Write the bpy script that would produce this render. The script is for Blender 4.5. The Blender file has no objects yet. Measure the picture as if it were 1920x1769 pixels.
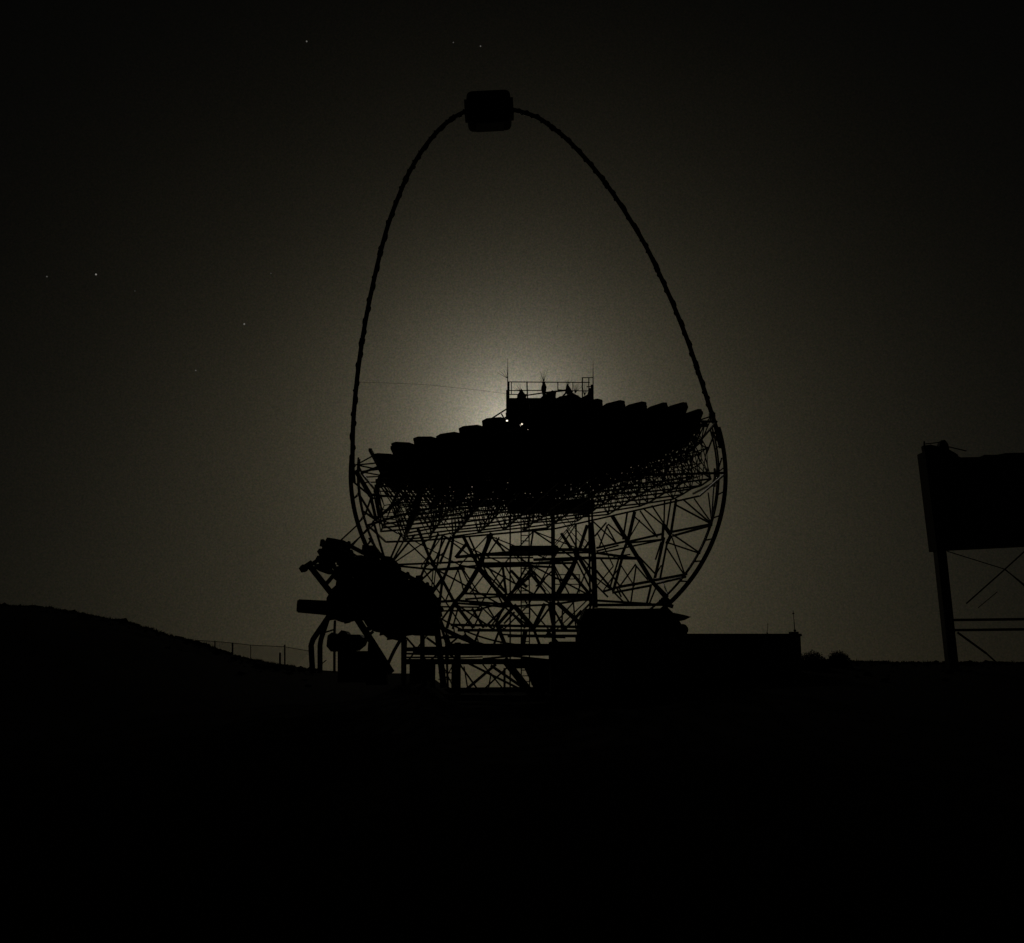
import bpy, bmesh, math, random
from mathutils import Vector, Matrix, noise

random.seed(7)
scn = bpy.context.scene
COL = scn.collection

# ------------------------------------------------------------------ camera
PITCH = math.atan(351.5 / 2000.0)
CAM = Vector((0.0, 0.0, 1.6))
cam_d = bpy.data.cameras.new("camera")
cam_d.sensor_fit = 'HORIZONTAL'
cam_d.sensor_width = 36.0
cam_d.lens = 36.0 * 2000.0 / 1920.0
cam_d.clip_start = 0.1
cam_d.clip_end = 12000.0
cam = bpy.data.objects.new("camera", cam_d)
cam.location = CAM
cam.rotation_euler = (math.pi / 2 + PITCH, 0, 0)
COL.objects.link(cam)
scn.camera = cam

FWD = Vector((0, math.cos(PITCH), math.sin(PITCH)))
UPV = Vector((0, -math.sin(PITCH), math.cos(PITCH)))
RGT = Vector((1, 0, 0))


def ray(px, py):
    return FWD * 2000.0 + RGT * (px - 960.0) - UPV * (py - 884.5)


def at(px, py, Y):
    """a surveyed point: the bearing (px, py) of the photograph at Y metres"""
    d = ray(px, py)
    return CAM + d * (Y / d.y)


# ------------------------------------------------------------------ moonlit sky
MOON = ray(961, 807).normalized()
world = bpy.data.worlds.new("World")
scn.world = world
world.use_nodes = True
nt = world.node_tree
nt.nodes.clear()
N = nt.nodes.new
LK = nt.links.new


def math_node(op, a, b=None, c=None):
    n = N('ShaderNodeMath')
    n.operation = op
    for i, v in enumerate((a, b, c)):
        if v is None:
            continue
        if isinstance(v, (int, float)):
            n.inputs[i].default_value = v
        else:
            LK(v, n.inputs[i])
    return n.outputs[0]


tc = N('ShaderNodeTexCoord')
dirv = tc.outputs['Generated']
nrm = N('ShaderNodeVectorMath'); nrm.operation = 'NORMALIZE'
LK(dirv, nrm.inputs[0])
dv = nrm.outputs[0]
dot = N('ShaderNodeVectorMath'); dot.operation = 'DOT_PRODUCT'
LK(dv, dot.inputs[0]); dot.inputs[1].default_value = MOON
ang = math_node('ARCCOSINE', math_node('MINIMUM', dot.outputs['Value'], 0.9999999))
sep = N('ShaderNodeSeparateXYZ'); LK(dv, sep.inputs[0])
elev = math_node('ARCSINE', sep.outputs['Z'])
rise = math_node('SUBTRACT', elev, math.asin(MOON.z))
rise = math_node('MAXIMUM', rise, -0.30)


def expo(amp, scale, x):
    return math_node('MULTIPLY', math_node('EXPONENT', math_node('MULTIPLY', x, -1.0 / scale)), amp)


SKY = dict(core=(0.092, 0.0357), near=(0.455, 0.0357), wide=(0.139, 0.131), rise=0.2936, base=0.0006)
core = expo(*SKY['core'], ang)
near = expo(*SKY['near'], ang)
wide = math_node('MULTIPLY', expo(*SKY['wide'], ang), expo(1.0, SKY['rise'], rise))
# thin uneven veil of haze and camera sensor noise put into the sky colour as grain
vn = N('ShaderNodeTexNoise'); vn.inputs['Scale'].default_value = 5.0; vn.inputs['Detail'].default_value = 3.0
LK(dv, vn.inputs['Vector'])
veil = math_node('ADD', math_node('MULTIPLY', vn.outputs[0], 0.24), 0.88)
gn = N('ShaderNodeTexNoise'); gn.inputs['Scale'].default_value = 620.0; gn.inputs['Detail'].default_value = 2.0
gn.inputs['Roughness'].default_value = 0.8
LK(dv, gn.inputs['Vector'])
grain = math_node('ADD', math_node('MULTIPLY', gn.outputs[0], 1.0), 0.5)
gv = N('ShaderNodeVectorMath'); gv.operation = 'MULTIPLY_ADD'
LK(gn.outputs['Color'], gv.inputs[0]); gv.inputs[1].default_value = (0.6, 0.6, 0.8); gv.inputs[2].default_value = (0.7, 0.7, 0.6)


def colour(fac, rgb):
    m = N('ShaderNodeVectorMath'); m.operation = 'SCALE'
    m.inputs[0].default_value = rgb
    LK(fac, m.inputs['Scale'])
    return m.outputs[0]


def vadd(a, b):
    m = N('ShaderNodeVectorMath'); m.operation = 'ADD'
    LK(a, m.inputs[0]); LK(b, m.inputs[1])
    return m.outputs[0]


tot = vadd(colour(core, (1.0, 0.97, 0.83)), colour(near, (1.0, 0.925, 0.75)))
tot = vadd(tot, colour(wide, (1.0, 0.875, 0.54)))
mm = N('ShaderNodeVectorMath'); mm.operation = 'SCALE'
LK(tot, mm.inputs[0]); LK(math_node('MULTIPLY', veil, grain), mm.inputs['Scale'])
gm = N('ShaderNodeVectorMath'); gm.operation = 'MULTIPLY'
LK(mm.outputs[0], gm.inputs[0]); LK(gv.outputs[0], gm.inputs[1])
tot = gm.outputs[0]
bs = N('ShaderNodeVectorMath'); bs.operation = 'ADD'
LK(tot, bs.inputs[0]); bs.inputs[1].default_value = (SKY['base'], SKY['base'], SKY['base'] * 0.8)
tot = bs.outputs[0]
disc = math_node('MULTIPLY', math_node('LESS_THAN', ang, 0.0108), 1.8)
tot = vadd(tot, colour(disc, (1.0, 0.86, 0.66)))
bg1 = N('ShaderNodeBackground'); LK(tot, bg1.inputs['Color']); bg1.inputs['Strength'].default_value = 1.0
sky = N('ShaderNodeTexSky'); sky.sky_type = 'NISHITA'; sky.sun_disc = False
sky.sun_elevation = math.asin(MOON.z)
sky.sun_rotation = math.atan2(MOON.x, MOON.y)
sky.altitude = 2200
bg2 = N('ShaderNodeBackground'); LK(sky.outputs[0], bg2.inputs['Color']); bg2.inputs['Strength'].default_value = 0.0001
ads = N('ShaderNodeAddShader'); LK(bg1.outputs[0], ads.inputs[0]); LK(bg2.outputs[0], ads.inputs[1])
wo = N('ShaderNodeOutputWorld'); LK(ads.outputs[0], wo.inputs['Surface'])
world.cycles.sampling_method = 'MANUAL'
world.cycles.sample_map_resolution = 1024

sun_d = bpy.data.lights.new("moon_light", 'SUN')
sun_d.energy = 0.008
sun_d.angle = math.radians(0.5)
sun_d.color = (1.0, 0.93, 0.82)
sun = bpy.data.objects.new("moon_light", sun_d)
sun.rotation_euler = (-MOON).to_track_quat('-Z', 'Y').to_euler()
COL.objects.link(sun)

scn.view_settings.view_transform = 'Standard'
scn.view_settings.look = 'None'
scn.view_settings.exposure = 0.0
scn.view_settings.gamma = 1.0
scn.view_settings.use_curve_mapping = False


# ------------------------------------------------------------------ materials
def make_mat(name, base, rough=0.7, metal=0.0, var=0.3, scale=6.0, bump=0.0, spec=0.3):
    m = bpy.data.materials.new(name)
    m.use_nodes = True
    t = m.node_tree
    b = t.nodes['Principled BSDF']
    b.inputs['Roughness'].default_value = rough
    b.inputs['Metallic'].default_value = metal
    b.inputs['Specular IOR Level'].default_value = spec
    tcn = t.nodes.new('ShaderNodeTexCoord')
    n = t.nodes.new('ShaderNodeTexNoise')
    n.inputs['Scale'].default_value = scale
    n.inputs['Detail'].default_value = 5.0
    t.links.new(tcn.outputs['Object'], n.inputs['Vector'])
    r = t.nodes.new('ShaderNodeValToRGB')
    r.color_ramp.elements[0].position = 0.3
    r.color_ramp.elements[1].position = 0.7
    r.color_ramp.elements[0].color = [c * (1 - var) for c in base] + [1]
    r.color_ramp.elements[1].color = [min(1, c * (1 + var)) for c in base] + [1]
    t.links.new(n.outputs[0], r.inputs[0])
    t.links.new(r.outputs[0], b.inputs['Base Color'])
    if bump:
        bp = t.nodes.new('ShaderNodeBump')
        bp.inputs['Strength'].default_value = bump
        t.links.new(n.outputs[0], bp.inputs['Height'])
        t.links.new(bp.outputs[0], b.inputs['Normal'])
    return m


def emit_mat(name, rgb, s):
    m = bpy.data.materials.new(name)
    m.use_nodes = True
    t = m.node_tree
    t.nodes.clear()
    e = t.nodes.new('ShaderNodeEmission')
    e.inputs['Color'].default_value = (*rgb, 1)
    e.inputs['Strength'].default_value = s
    o = t.nodes.new('ShaderNodeOutputMaterial')
    t.links.new(e.outputs[0], o.inputs[0])
    return m


M_SOIL = make_mat('volcanic_soil', (0.036, 0.030, 0.024), 1.0, var=0.4, scale=1.3, bump=0.5, spec=0.03)
M_CARBON = make_mat('carbon_tube', (0.035, 0.035, 0.038), 0.38, var=0.2)
M_STEEL = make_mat('painted_steel', (0.16, 0.16, 0.155), 0.5, 0.3, var=0.25)
M_DARK = make_mat('dark_steel', (0.05, 0.05, 0.05), 0.55, 0.4, var=0.3)
M_PANEL = make_mat('mirror_back', (0.10, 0.10, 0.11), 0.5, 0.5, var=0.15)
M_ALU = make_mat('aluminium', (0.35, 0.35, 0.35), 0.35, 0.8, var=0.1)
M_WALL = make_mat('cabin_wall', (0.20, 0.19, 0.17), 0.8, var=0.2, scale=3)
M_ROOF = make_mat('cabin_roof', (0.12, 0.12, 0.12), 0.7, var=0.2)
M_CLAD = make_mat('cladding', (0.15, 0.15, 0.15), 0.6, 0.2, var=0.2)
M_WIRE = make_mat('galvanised_wire', (0.2, 0.2, 0.2), 0.5, 0.5, var=0.2)
M_LEAF = make_mat('broom_leaf', (0.05, 0.065, 0.035), 0.8, var=0.4, scale=3)
M_WOOD = make_mat('stem_bark', (0.07, 0.05, 0.035), 0.9, var=0.3)
M_CONC = make_mat('concrete', (0.22, 0.21, 0.19), 0.9, var=0.25, scale=2)


# ------------------------------------------------------------------ helpers
def mesh_of(name, verts, faces, mat, smooth=False):
    me = bpy.data.meshes.new(name)
    me.from_pydata([tuple(v) for v in verts], [], faces)
    me.materials.append(mat)
    if smooth:
        for p in me.polygons:
            p.use_smooth = True
    me.update()
    return me


def link(name, me, parent=None, mw=None):
    o = bpy.data.objects.new(name, me)
    COL.objects.link(o)
    if parent is not None:
        o.parent = parent
        if mw is None:
            mw = Matrix.Identity(4)
        o.matrix_basis = Matrix.Translation(-BASES[root_of(parent)]) @ mw
        if parent.parent is not None:
            o.matrix_basis = parent.matrix_basis.inverted() @ o.matrix_basis
    elif mw is not None:
        o.matrix_basis = mw
    return o


BASES = {}


def root_of(o):
    while o.parent is not None:
        o = o.parent
    return o.name


def thing(name, label, cat, loc, group=None):
    o = bpy.data.objects.new(name, None)
    o.empty_display_size = 0.3
    COL.objects.link(o)
    o.location = loc
    o['label'] = label
    o['category'] = cat
    if group:
        o['group'] = group
    BASES[o.name] = Vector(loc)
    return o


def tag(o, label=None, cat=None, group=None, kind=None):
    if label: o['label'] = label
    if cat: o['category'] = cat
    if group: o['group'] = group
    if kind: o['kind'] = kind
    return o


class MB:
    """collects simple shapes for one mesh"""

    def __init__(s):
        s.v, s.f = [], []

    def add(s, vs, fs):
        b = len(s.v)
        s.v += [Vector(v) for v in vs]
        s.f += [[b + i for i in f] for f in fs]

    def tube(s, a, b, r, n=6, r2=None):
        a, b = Vector(a), Vector(b)
        d = (b - a)
        if d.length < 1e-6:
            return
        d.normalize()
        p = d.orthogonal().normalized()
        q = d.cross(p)
        r2 = r if r2 is None else r2
        vs = []
        for c, rr in ((a, r), (b, r2)):
            for i in range(n):
                t = 2 * math.pi * i / n
                vs.append(c + (p * math.cos(t) + q * math.sin(t)) * rr)
        fs = [[i, (i + 1) % n, n + (i + 1) % n, n + i] for i in range(n)]
        fs += [list(range(n))[::-1], list(range(n, 2 * n))]
        s.add(vs, fs)

    def path(s, pts, r, n=10):
        pts = [Vector(p) for p in pts]
        vs, fs = [], []
        prev = None
        for i, c in enumerate(pts):
            d = (pts[min(i + 1, len(pts) - 1)] - pts[max(i - 1, 0)]).normalized()
            p = Vector((0, 1, 0)) if prev is None else prev
            p = (p - d * p.dot(d))
            if p.length < 1e-3:
                p = d.orthogonal()
            p.normalize()
            prev = p
            q = d.cross(p)
            for k in range(n):
                t = 2 * math.pi * k / n
                vs.append(c + (p * math.cos(t) + q * math.sin(t)) * r)
            if i:
                o = (i - 1) * n
                fs += [[o + k, o + (k + 1) % n, o + n + (k + 1) % n, o + n + k] for k in range(n)]
        fs += [list(range(n))[::-1], list(range(len(vs) - n, len(vs)))]
        s.add(vs, fs)

    def box(s, c, size, M=None):
        x, y, z = [k / 2 for k in size]
        vs = [Vector((i * x, j * y, k * z)) for i in (-1, 1) for j in (-1, 1) for k in (-1, 1)]
        if M is not None:
            vs = [M @ v for v in vs]
        c = Vector(c)
        s.add([c + v for v in vs], [[0, 1, 3, 2], [4, 6, 7, 5], [0, 4, 5, 1], [2, 3, 7, 6], [0, 2, 6, 4], [1, 5, 7, 3]])

    def beam(s, a, b, w, h):
        a, b = Vector(a), Vector(b)
        d = (b - a); L = d.length; d.normalize()
        q = Vector((0, 0, 1)) if abs(d.z) < 0.95 else Vector((0, 1, 0))
        p = d.cross(q).normalized(); q = p.cross(d)
        s.box((a + b) / 2, (L, w, h), Matrix((d, p, q)).transposed())

    def prism(s, pts, depth):
        """outline (list of points in one plane) pushed back along +Y"""
        n = len(pts)
        vs = [Vector(p) for p in pts] + [Vector(p) + Vector((0, depth, 0)) for p in pts]
        s.add(vs, [list(range(n)), list(range(n, 2 * n))[::-1]] + [[i, n + i, n + (i + 1) % n, (i + 1) % n] for i in range(n)])

    def build(s, name, mat, parent=None, smooth=False, bevel=0.0, kind=None):
        me = mesh_of(name, s.v, s.f, mat, smooth)
        if bevel:
            bm = bmesh.new(); bm.from_mesh(me)
            bmesh.ops.recalc_face_normals(bm, faces=bm.faces)
            bmesh.ops.bevel(bm, geom=bm.edges[:], offset=bevel, segments=4, affect='EDGES', profile=0.6)
            bm.to_mesh(me); bm.free()
        o = link(name, me, parent)
        if kind: o['kind'] = kind
        return o


def unit_tube(name, mat, n=6):
    m = MB(); m.tube((0, 0, 0), (0, 0, 1), 1.0, n)
    return mesh_of(name, m.v, m.f, mat)


U_CARBON = unit_tube('carbon_tube', M_CARBON)
U_STEEL = unit_tube('steel_tube', M_STEEL)
U_DARK = unit_tube('dark_tube', M_DARK)


def rod(name, me, a, b, r, parent):
    a, b = Vector(a), Vector(b)
    d = b - a
    q = d.to_track_quat('Z', 'Y').to_matrix().to_4x4()
    return link(name, me, parent, Matrix.Translation(a) @ q @ Matrix.Diagonal((r, r, d.length, 1)))


def prad(t, Y):
    return t * 0.5 * Y / 2000.0


def line(parent, seg, name='brace', me=None, shrink=1.12):
    x1, y1, x2, y2, t = seg[:5]
    Ya = seg[5] if len(seg) > 5 else 47.0
    Yb = seg[6] if len(seg) > 6 else Ya
    return rod(name, me or U_CARBON, at(x1, y1, Ya), at(x2, y2, Yb), prad(t * shrink, (Ya + Yb) / 2), parent)


# ------------------------------------------------------------------ ground
SKYLINE = [(-900, 1100), (-400, 1105), (-100, 1128), (0, 1138), (75, 1141), (150, 1151), (230, 1169), (300, 1186), (380, 1209),
           (440, 1228), (500, 1244), (580, 1255), (640, 1260), (700, 1264), (760, 1263), (810, 1264), (830, 1285), (862, 1298),
           (1000, 1298), (1060, 1292), (1150, 1270), (1300, 1250), (1500, 1240), (1560, 1240), (1700, 1243),
           (1920, 1243), (2300, 1240), (2900, 1230)]


def skyline(px):
    if px <= SKYLINE[0][0]: return SKYLINE[0][1]
    for (a, b), (c, d) in zip(SKYLINE, SKYLINE[1:]):
        if px <= c:
            t = (px - a) / (c - a)
            return b + (d - b) * t
    return SKYLINE[-1][1]


def ridge_at(px):
    if px < 560: return 58.0 + max(0, (560 - px)) * 0.006
    return 62.0


def ground_z(x, y):
    if y < 1.0:
        return 0.03 * noise.noise(Vector((x * 0.3, y * 0.3, 0)))
    px = 960 + 2000 * x / (y * 1.0)
    px = max(-900, min(2900, px))
    R = ridge_at(px)
    zr = at(px, skyline(px), R).z
    px2 = px
    if y <= R:
        t = max(0.0, (y - 8.0) / (R - 8.0))
        t = t * t * (3 - 2 * t) if t < 0.5 else 1 - (1 - t) ** 1.6 * (0.5 / 0.5 ** 1.6)
        lim = 1.6 - y * (1.6 - zr) / R if zr < 1.6 else 1.6 + (zr - 1.6) * y / R
        z = zr * min(1, t)
        z = min(z, lim - 0.02 * (1 - y / R) * 2)
    else:
        d = y - R
        z = zr - 0.004 * d * d if d < 30 else zr - 3.6 - (d - 30) * 0.24
    amp = 0.05 + (0.10 if px < 520 else 0.0)
    z += amp * noise.noise(Vector((x * 0.45, y * 0.45, 3.1))) + 0.4 * amp * noise.noise(Vector((x * 1.7, y * 1.7, 7.7)))
    return z


gx, gy = [], []
rows = [-40, -20, -8, 0, 3, 6, 9, 12, 15, 18, 21, 24, 27, 30, 33, 36, 39, 42] + [44 + 0.8 * i for i in range(28)] + \
       [67, 70, 74, 80, 88, 100, 130, 180, 260, 400, 700, 1200, 2200, 4000]
ncol = 260
verts, faces = [], []
for y in rows:
    w = max(40.0, abs(y) * 1.3 + 10)
    for i in range(ncol + 1):
        x = -w + 2 * w * i / ncol
        verts.append((x, y, ground_z(x, y)))
for r in range(len(rows) - 1):
    for i in range(ncol):
        a = r * (ncol + 1) + i
        faces.append([a, a + 1, a + ncol + 2, a + ncol + 1])
tag(link('ground', mesh_of('ground', verts, faces, M_SOIL, True)), kind='structure')

# dry tufts and small stones along the slope: nobody could count them
tf = MB()
for k in range(2600):
    px = random.uniform(-40, 600) if k % 3 else random.uniform(1490, 1960)
    Y = ridge_at(px) - abs(random.gauss(0, 1)) * 5 + 0.4
    x = (px - 960) / 2000 * Y
    z = ground_z(x, Y)
    h = random.uniform(0.04, 0.16) * (1.6 if random.random() < 0.06 else 1)
    if px > 600: h *= 0.7
    for j in range(3):
        a = random.uniform(0, 6.28)
        b = Vector((x + random.uniform(-.08, .08), Y + random.uniform(-.08, .08), z - 0.03))
        w = Vector((math.cos(a), math.sin(a), 0)) * random.uniform(0.02, 0.06)
        tip = b + Vector((random.uniform(-.08, .08), random.uniform(-.08, .08), h + 0.03))
        tf.add([b - w, b + w, tip], [[0, 1, 2]])
tag(tf.build('dry_grass', M_LEAF), kind='stuff')

rk = MB()
for k in range(520):
    px = random.uniform(-40, 600) if k % 4 else random.uniform(1510, 1960)
    Y = ridge_at(px) - abs(random.gauss(0, 1)) * (3 if k % 2 else 9) + 0.3
    x = (px - 960) / 2000 * Y
    r = random.uniform(0.05, 0.16) * (1.9 if random.random() < 0.08 and px < 600 else 1)
    c = Vector((x, Y, ground_z(x, Y) + r * 0.15))
    R3 = [Vector((random.uniform(-1, 1), random.uniform(-1, 1), random.uniform(-.6, .7))).normalized() * r * random.uniform(.7, 1.2) for _ in range(9)]
    bm = bmesh.new()
    for q in R3: bm.verts.new(c + Vector((q.x * 1.5, q.y, q.z)))
    h = bmesh.ops.convex_hull(bm, input=bm.verts[:])
    bm.verts.index_update()
    rk.add([v.co.copy() for v in bm.verts], [[v.index for v in f.verts] for f in bm.faces])
    bm.free()
tag(rk.build('loose_stones', M_SOIL), kind='stuff')

# ------------------------------------------------------------------ the large telescope
X0 = at(1009, 880, 50).x
BASE = Vector((X0, 50.0, 0.0))
tel = thing('telescope', 'huge open lattice dish telescope with a thin pointed arch carrying a camera box above it', 'telescope', BASE)

TILT = math.radians(8.4)
AX = Vector((-math.sin(TILT), 0, math.cos(TILT)))     # where the dish points
AU = Vector((math.cos(TILT), 0, math.sin(TILT)))      # along the dish, in the plane of the arch
AV = Vector((0, 1, 0))
OC = at(1003, 829, 50)                                # centre of the rim plane


def loc3(u, v, s):
    return OC + AU * u + AV * v + AX * s


def bowl(u, v):
    return -1.06 + (u * u + v * v) / 68.0


# mirror panels, each a square metre
def panel_mesh(pod, notch=None):
    pm = MB()
    h, c = 0.500, 0.21
    out = [(-h + c, -h), (h - c, -h), (h, -h + c), (h, h - c), (h - c, h), (-h + c, h), (-h, h - c), (-h, -h + c)]
    if notch is None:
        t = 0.07 if pod else 0.012
        n = len(out)
        pm.add([(x, y, -t) for x, y in out] + [(x, y, 0.012) for x, y in out],
               [list(range(n))[::-1], list(range(n, 2 * n))] + [[k, (k + 1) % n, n + (k + 1) % n, n + k] for k in range(n)])
        if pod:
            pm.box((0, 0, -0.17), (0.9, 0.9, 0.20))
            pm.box((0, 0, -0.46), (0.46, 0.46, 0.55))
    else:
        lx, ly, w = notch        # two glass strips with an open slit between them
        pm.box(((-h + lx - w) / 2, 0, 0), (lx - w + h, 2 * h, 0.02))
        pm.box(((h + lx + w) / 2, 0, 0), (h - lx - w, 2 * h, 0.02))
        # strips added in the slit to shape the moon glint into offset spots
        pm.box((lx - w / 2, (-h + ly - .12) / 2, 0), (w, ly - .12 + h, 0.02))
        pm.box((lx - w / 2, (h + ly + .18) / 2, 0), (w, h - ly - .18, 0.02))
        pm.box((lx + w / 2, (-h + ly - .30) / 2, 0), (w, ly - .30 + h, 0.02))
        pm.box((lx + w / 2, (h + ly + .02) / 2, 0), (w, h - ly - .02, 0.02))
    return mesh_of('mirror_panel', pm.v, pm.f, M_PANEL)


PANEL, THIN = panel_mesh(True), panel_mesh(False)
GAP = ray(978, 797.5).normalized()      # the one opening through which the moon shows
GAPS = [CAM + GAP * (40 + 0.05 * k) for k in range(400)]


def in_gap(a, b, r):
    """does a tube from a to b cross the opening"""
    a, b = Vector(a), Vector(b)
    d = b - a
    n = GAP.cross(d)
    if n.length < 1e-5:
        return False
    n.normalize()
    if abs((a - CAM).dot(n)) > r:
        return False
    for k in range(9):
        q = a + d * (k / 8)
        if (q - CAM - GAP * (q - CAM).dot(GAP)).length < max(r, d.length / 14):
            return True
    return False


def inside(u, v, g=0.0):
    """the mirror outline: an uneven octagon with a corner towards the viewer"""
    if u < -7.75 - g or u > 7.75 + g:
        return False
    lim = 8.3 - 0.47 * (0.8 - u) if u < 0.8 else 8.3 - 0.82 * (u - 0.8)
    if u < -6.6: lim = min(lim, 3.3)
    if u > 7.1: lim = min(lim, 2.4)
    return abs(v) < lim + g


def inside_frame(u, v, g=0.0):
    if u < -7.9 or u > 8.15:
        return False
    lim = 8.3 - 0.5 * (0.8 - u) if u < 0.8 else 8.3 - 0.75 * (u - 0.8)
    return abs(v) < lim + g


for i in range(-8, 9):
    u = i + 0.1
    lim = 8.75 - 0.54 * (0.8 - u) if u < 0.8 else 8.75 - 0.74 * (u - 0.8)
    if u < -6.6: lim = 3.3
    if u > 7.0: lim = 2.9
    if abs(u) > 7.8: continue
    # each column is shifted so that its first panel follows the slanting edge
    for j in range(round(2 * lim)):
        v = -lim + 0.5 + j
        n = (AX - AU * (u / 34.0) - AV * (v / 34.0)).normalized()
        uu = (AU - n * AU.dot(n)).normalized()
        vv = n.cross(uu)
        rot = Matrix((uu, vv, n)).transposed().to_4x4()
        p = loc3(u, v, bowl(u, v) + random.uniform(-0.05, 0.05))
        W = Matrix.Translation(p) @ rot @ Matrix.Rotation(random.gauss(0, 0.03), 4, 'X') @ Matrix.Rotation(random.gauss(0.0, 0.05), 4, 'Y')
        Wi = W.inverted()
        me = PANEL
        for q in GAPS:
            l = Wi @ q
            if abs(l.x) < 0.56 and abs(l.y) < 0.56 and -0.9 < l.z < 0.12:
                if me is PANEL: me = THIN
                if abs(l.z) < 0.03 and abs(l.x) < 0.42:
                    me = panel_mesh(False, (l.x, max(-.17, min(.25, l.y)), 0.06))
                    break
        link('mirror_panel', me, tel, W)
# purlins closing the joints between the columns
for i in range(-7, 9):
    for (va, vb) in ((-9, -5), (-5, -1), (-1, 3), (3, 9)):
        u = i - 0.4
        va2, vb2 = [max(-9, min(9, w)) for w in (va, vb)]
        lim = 8.1 - 0.47 * (0.8 - u) if u < 0.8 else 8.1 - 0.82 * (u - 0.8)
        va2, vb2 = max(va2, -lim), min(vb2, lim)
        if vb2 - va2 < 0.3: continue
        a, b = loc3(u, va2, bowl(u, va2) - 0.14), loc3(u, vb2, bowl(u, vb2) - 0.14)
        if in_gap(a, b, 0.25): continue
        m = MB(); m.beam(a, b, 0.14, 0.12); m.build('purlin', M_CARBON, tel)

# space frame below the mirrors: three layers of tubes
tubes = []


def add_t(a, b, r):
    if in_gap(a, b, 0.16):
        return
    tubes.append((a, b, r))


S1 = 1.05
FA = math.radians(10)


def turned(u, v):
    return u * math.cos(FA) - v * math.sin(FA), u * math.sin(FA) + v * math.cos(FA)


top, mid, bot = {}, {}, {}
for i in range(-10, 11):
    for j in range(-10, 11):
        u, v = turned(i * S1, j * S1)
        if inside_frame(u, v, .0):
            top[(i, j)] = loc3(u, v, bowl(u, v) - 0.55)
        u, v = turned((i + .5) * S1, (j + .5) * S1)
        if inside_frame(u, v, .1):
            mid[(i, j)] = loc3(u, v, bowl(u, v) * 0.8 - 1.45)
        u, v = turned((i + .25) * 1.35, (j + .5) * 1.35)
        if inside_frame(u, v, 0.1):
            bot[(i, j)] = loc3(u, v, -3.3 + random.uniform(-.05, .05))
for (i, j), p in top.items():
    for d in ((1, 0), (0, 1)):
        q = top.get((i + d[0], j + d[1]))
        if q: add_t(p, q, 0.036)
    for d in ((0, 0), (-1, 0), (0, -1), (-1, -1)):
        q = mid.get((i + d[0], j + d[1]))
        if q: add_t(p, q, 0.032)
for (i, j), p in mid.items():
    for d in ((1, 0), (0, 1)):
        q = mid.get((i + d[0], j + d[1]))
        if q: add_t(p, q, 0.032)
low = {}
for i in range(-10, 11):
    for j in range(-10, 11):
        u, v = turned((i + .6) * 1.2, (j + .1) * 1.2)
        if inside_frame(u, v, .0):
            low[(i, j)] = loc3(u, v, -2.55 + random.uniform(-.05, .05))
for (i, j), p in low.items():
    for d in ((1, 0), (0, 1)):
        q = low.get((i + d[0], j + d[1]))
        if q: add_t(p, q, 0.024)
    for q in sorted(mid.values(), key=lambda m: (m - p).length)[:2]:
        add_t(p, q, 0.022)
n_up = len(tubes)
for (i, j), p in bot.items():
    for d in ((1, 0), (0, 1)):
        q = bot.get((i + d[0], j + d[1]))
        if q: add_t(p, q, 0.045)
for (i, j), p in bot.items():
    c = sorted(mid.values(), key=lambda m: (m - p).length)[:4]
    for q in c:
        add_t(p, q, 0.026)
big = tubes[n_up:][:290]
rest = tubes[:n_up] + tubes[n_up + 290:]
for a, b, r in big:
    rod('frame_tube', U_CARBON, a, b, r, tel)
st = MB()
for a, b, r in rest:
    st.tube(a, b, r, 5)
for p in top.values():
    if (p - CAM - GAP * (p - CAM).dot(GAP)).length > 0.3:
        st.box(p, (0.26, 0.26, 0.26))
for p in mid.values():
    st.box(p, (0.13, 0.13, 0.13))
st.build('upper_space_frame', M_CARBON, tel, kind='stuff')
# rim girders along the outline of the lowest and the middle layer
for (sc, sz) in ((1.0, -3.3), (1.0, -0.95)):
    cor = [(-8.0, -3.4), (-6.4, -5.0), (0.8, -8.5), (8.0, -3.4), (8.0, 3.4), (0.8, 8.5), (-6.4, 5.0), (-8.0, 3.4)]
    for k in range(8):
        a0, a1 = cor[k], cor[(k + 1) % 8]
        rod('rim_tube', U_CARBON, loc3(a0[0] * sc, a0[1] * sc, sz), loc3(a1[0] * sc, a1[1] * sc, sz), 0.055, tel)

# camera arch (read off the photograph, all in the plane Y = 50)
ARCH = [(663, 905), (661, 880), (661, 850), (662, 800), (666, 745), (672, 690), (679, 640), (688, 588), (699, 535), (713, 475), (729, 418),
        (745, 375), (761, 336), (776, 308), (790, 285), (808, 261), (828, 239), (848, 223), (868, 212), (890, 205), (917, 201),
        (945, 203), (968, 208), (990, 214), (1012, 223), (1036, 240), (1060, 259), (1085, 284), (1110, 312), (1136, 345),
        (1160, 379), (1186, 420), (1211, 462), (1232, 505), (1252, 548), (1272, 595), (1290, 641), (1306, 688), (1320, 730), (1331, 765), (1342, 800), (1352, 840)]


def smooth_path(pts, n=5):
    out = []
    P = [Vector(p) for p in pts]
    for i in range(len(P) - 1):
        a, b, c, d = P[max(i - 1, 0)], P[i], P[i + 1], P[min(i + 2, len(P) - 1)]
        for k in range(n):
            t = k / n
            out.append(0.5 * ((2 * b) + (c - a) * t + (2 * a - 5 * b + 4 * c - d) * t * t + (3 * b - a - 3 * c + d) * t ** 3))
    out.append(P[-1])
    return out


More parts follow.
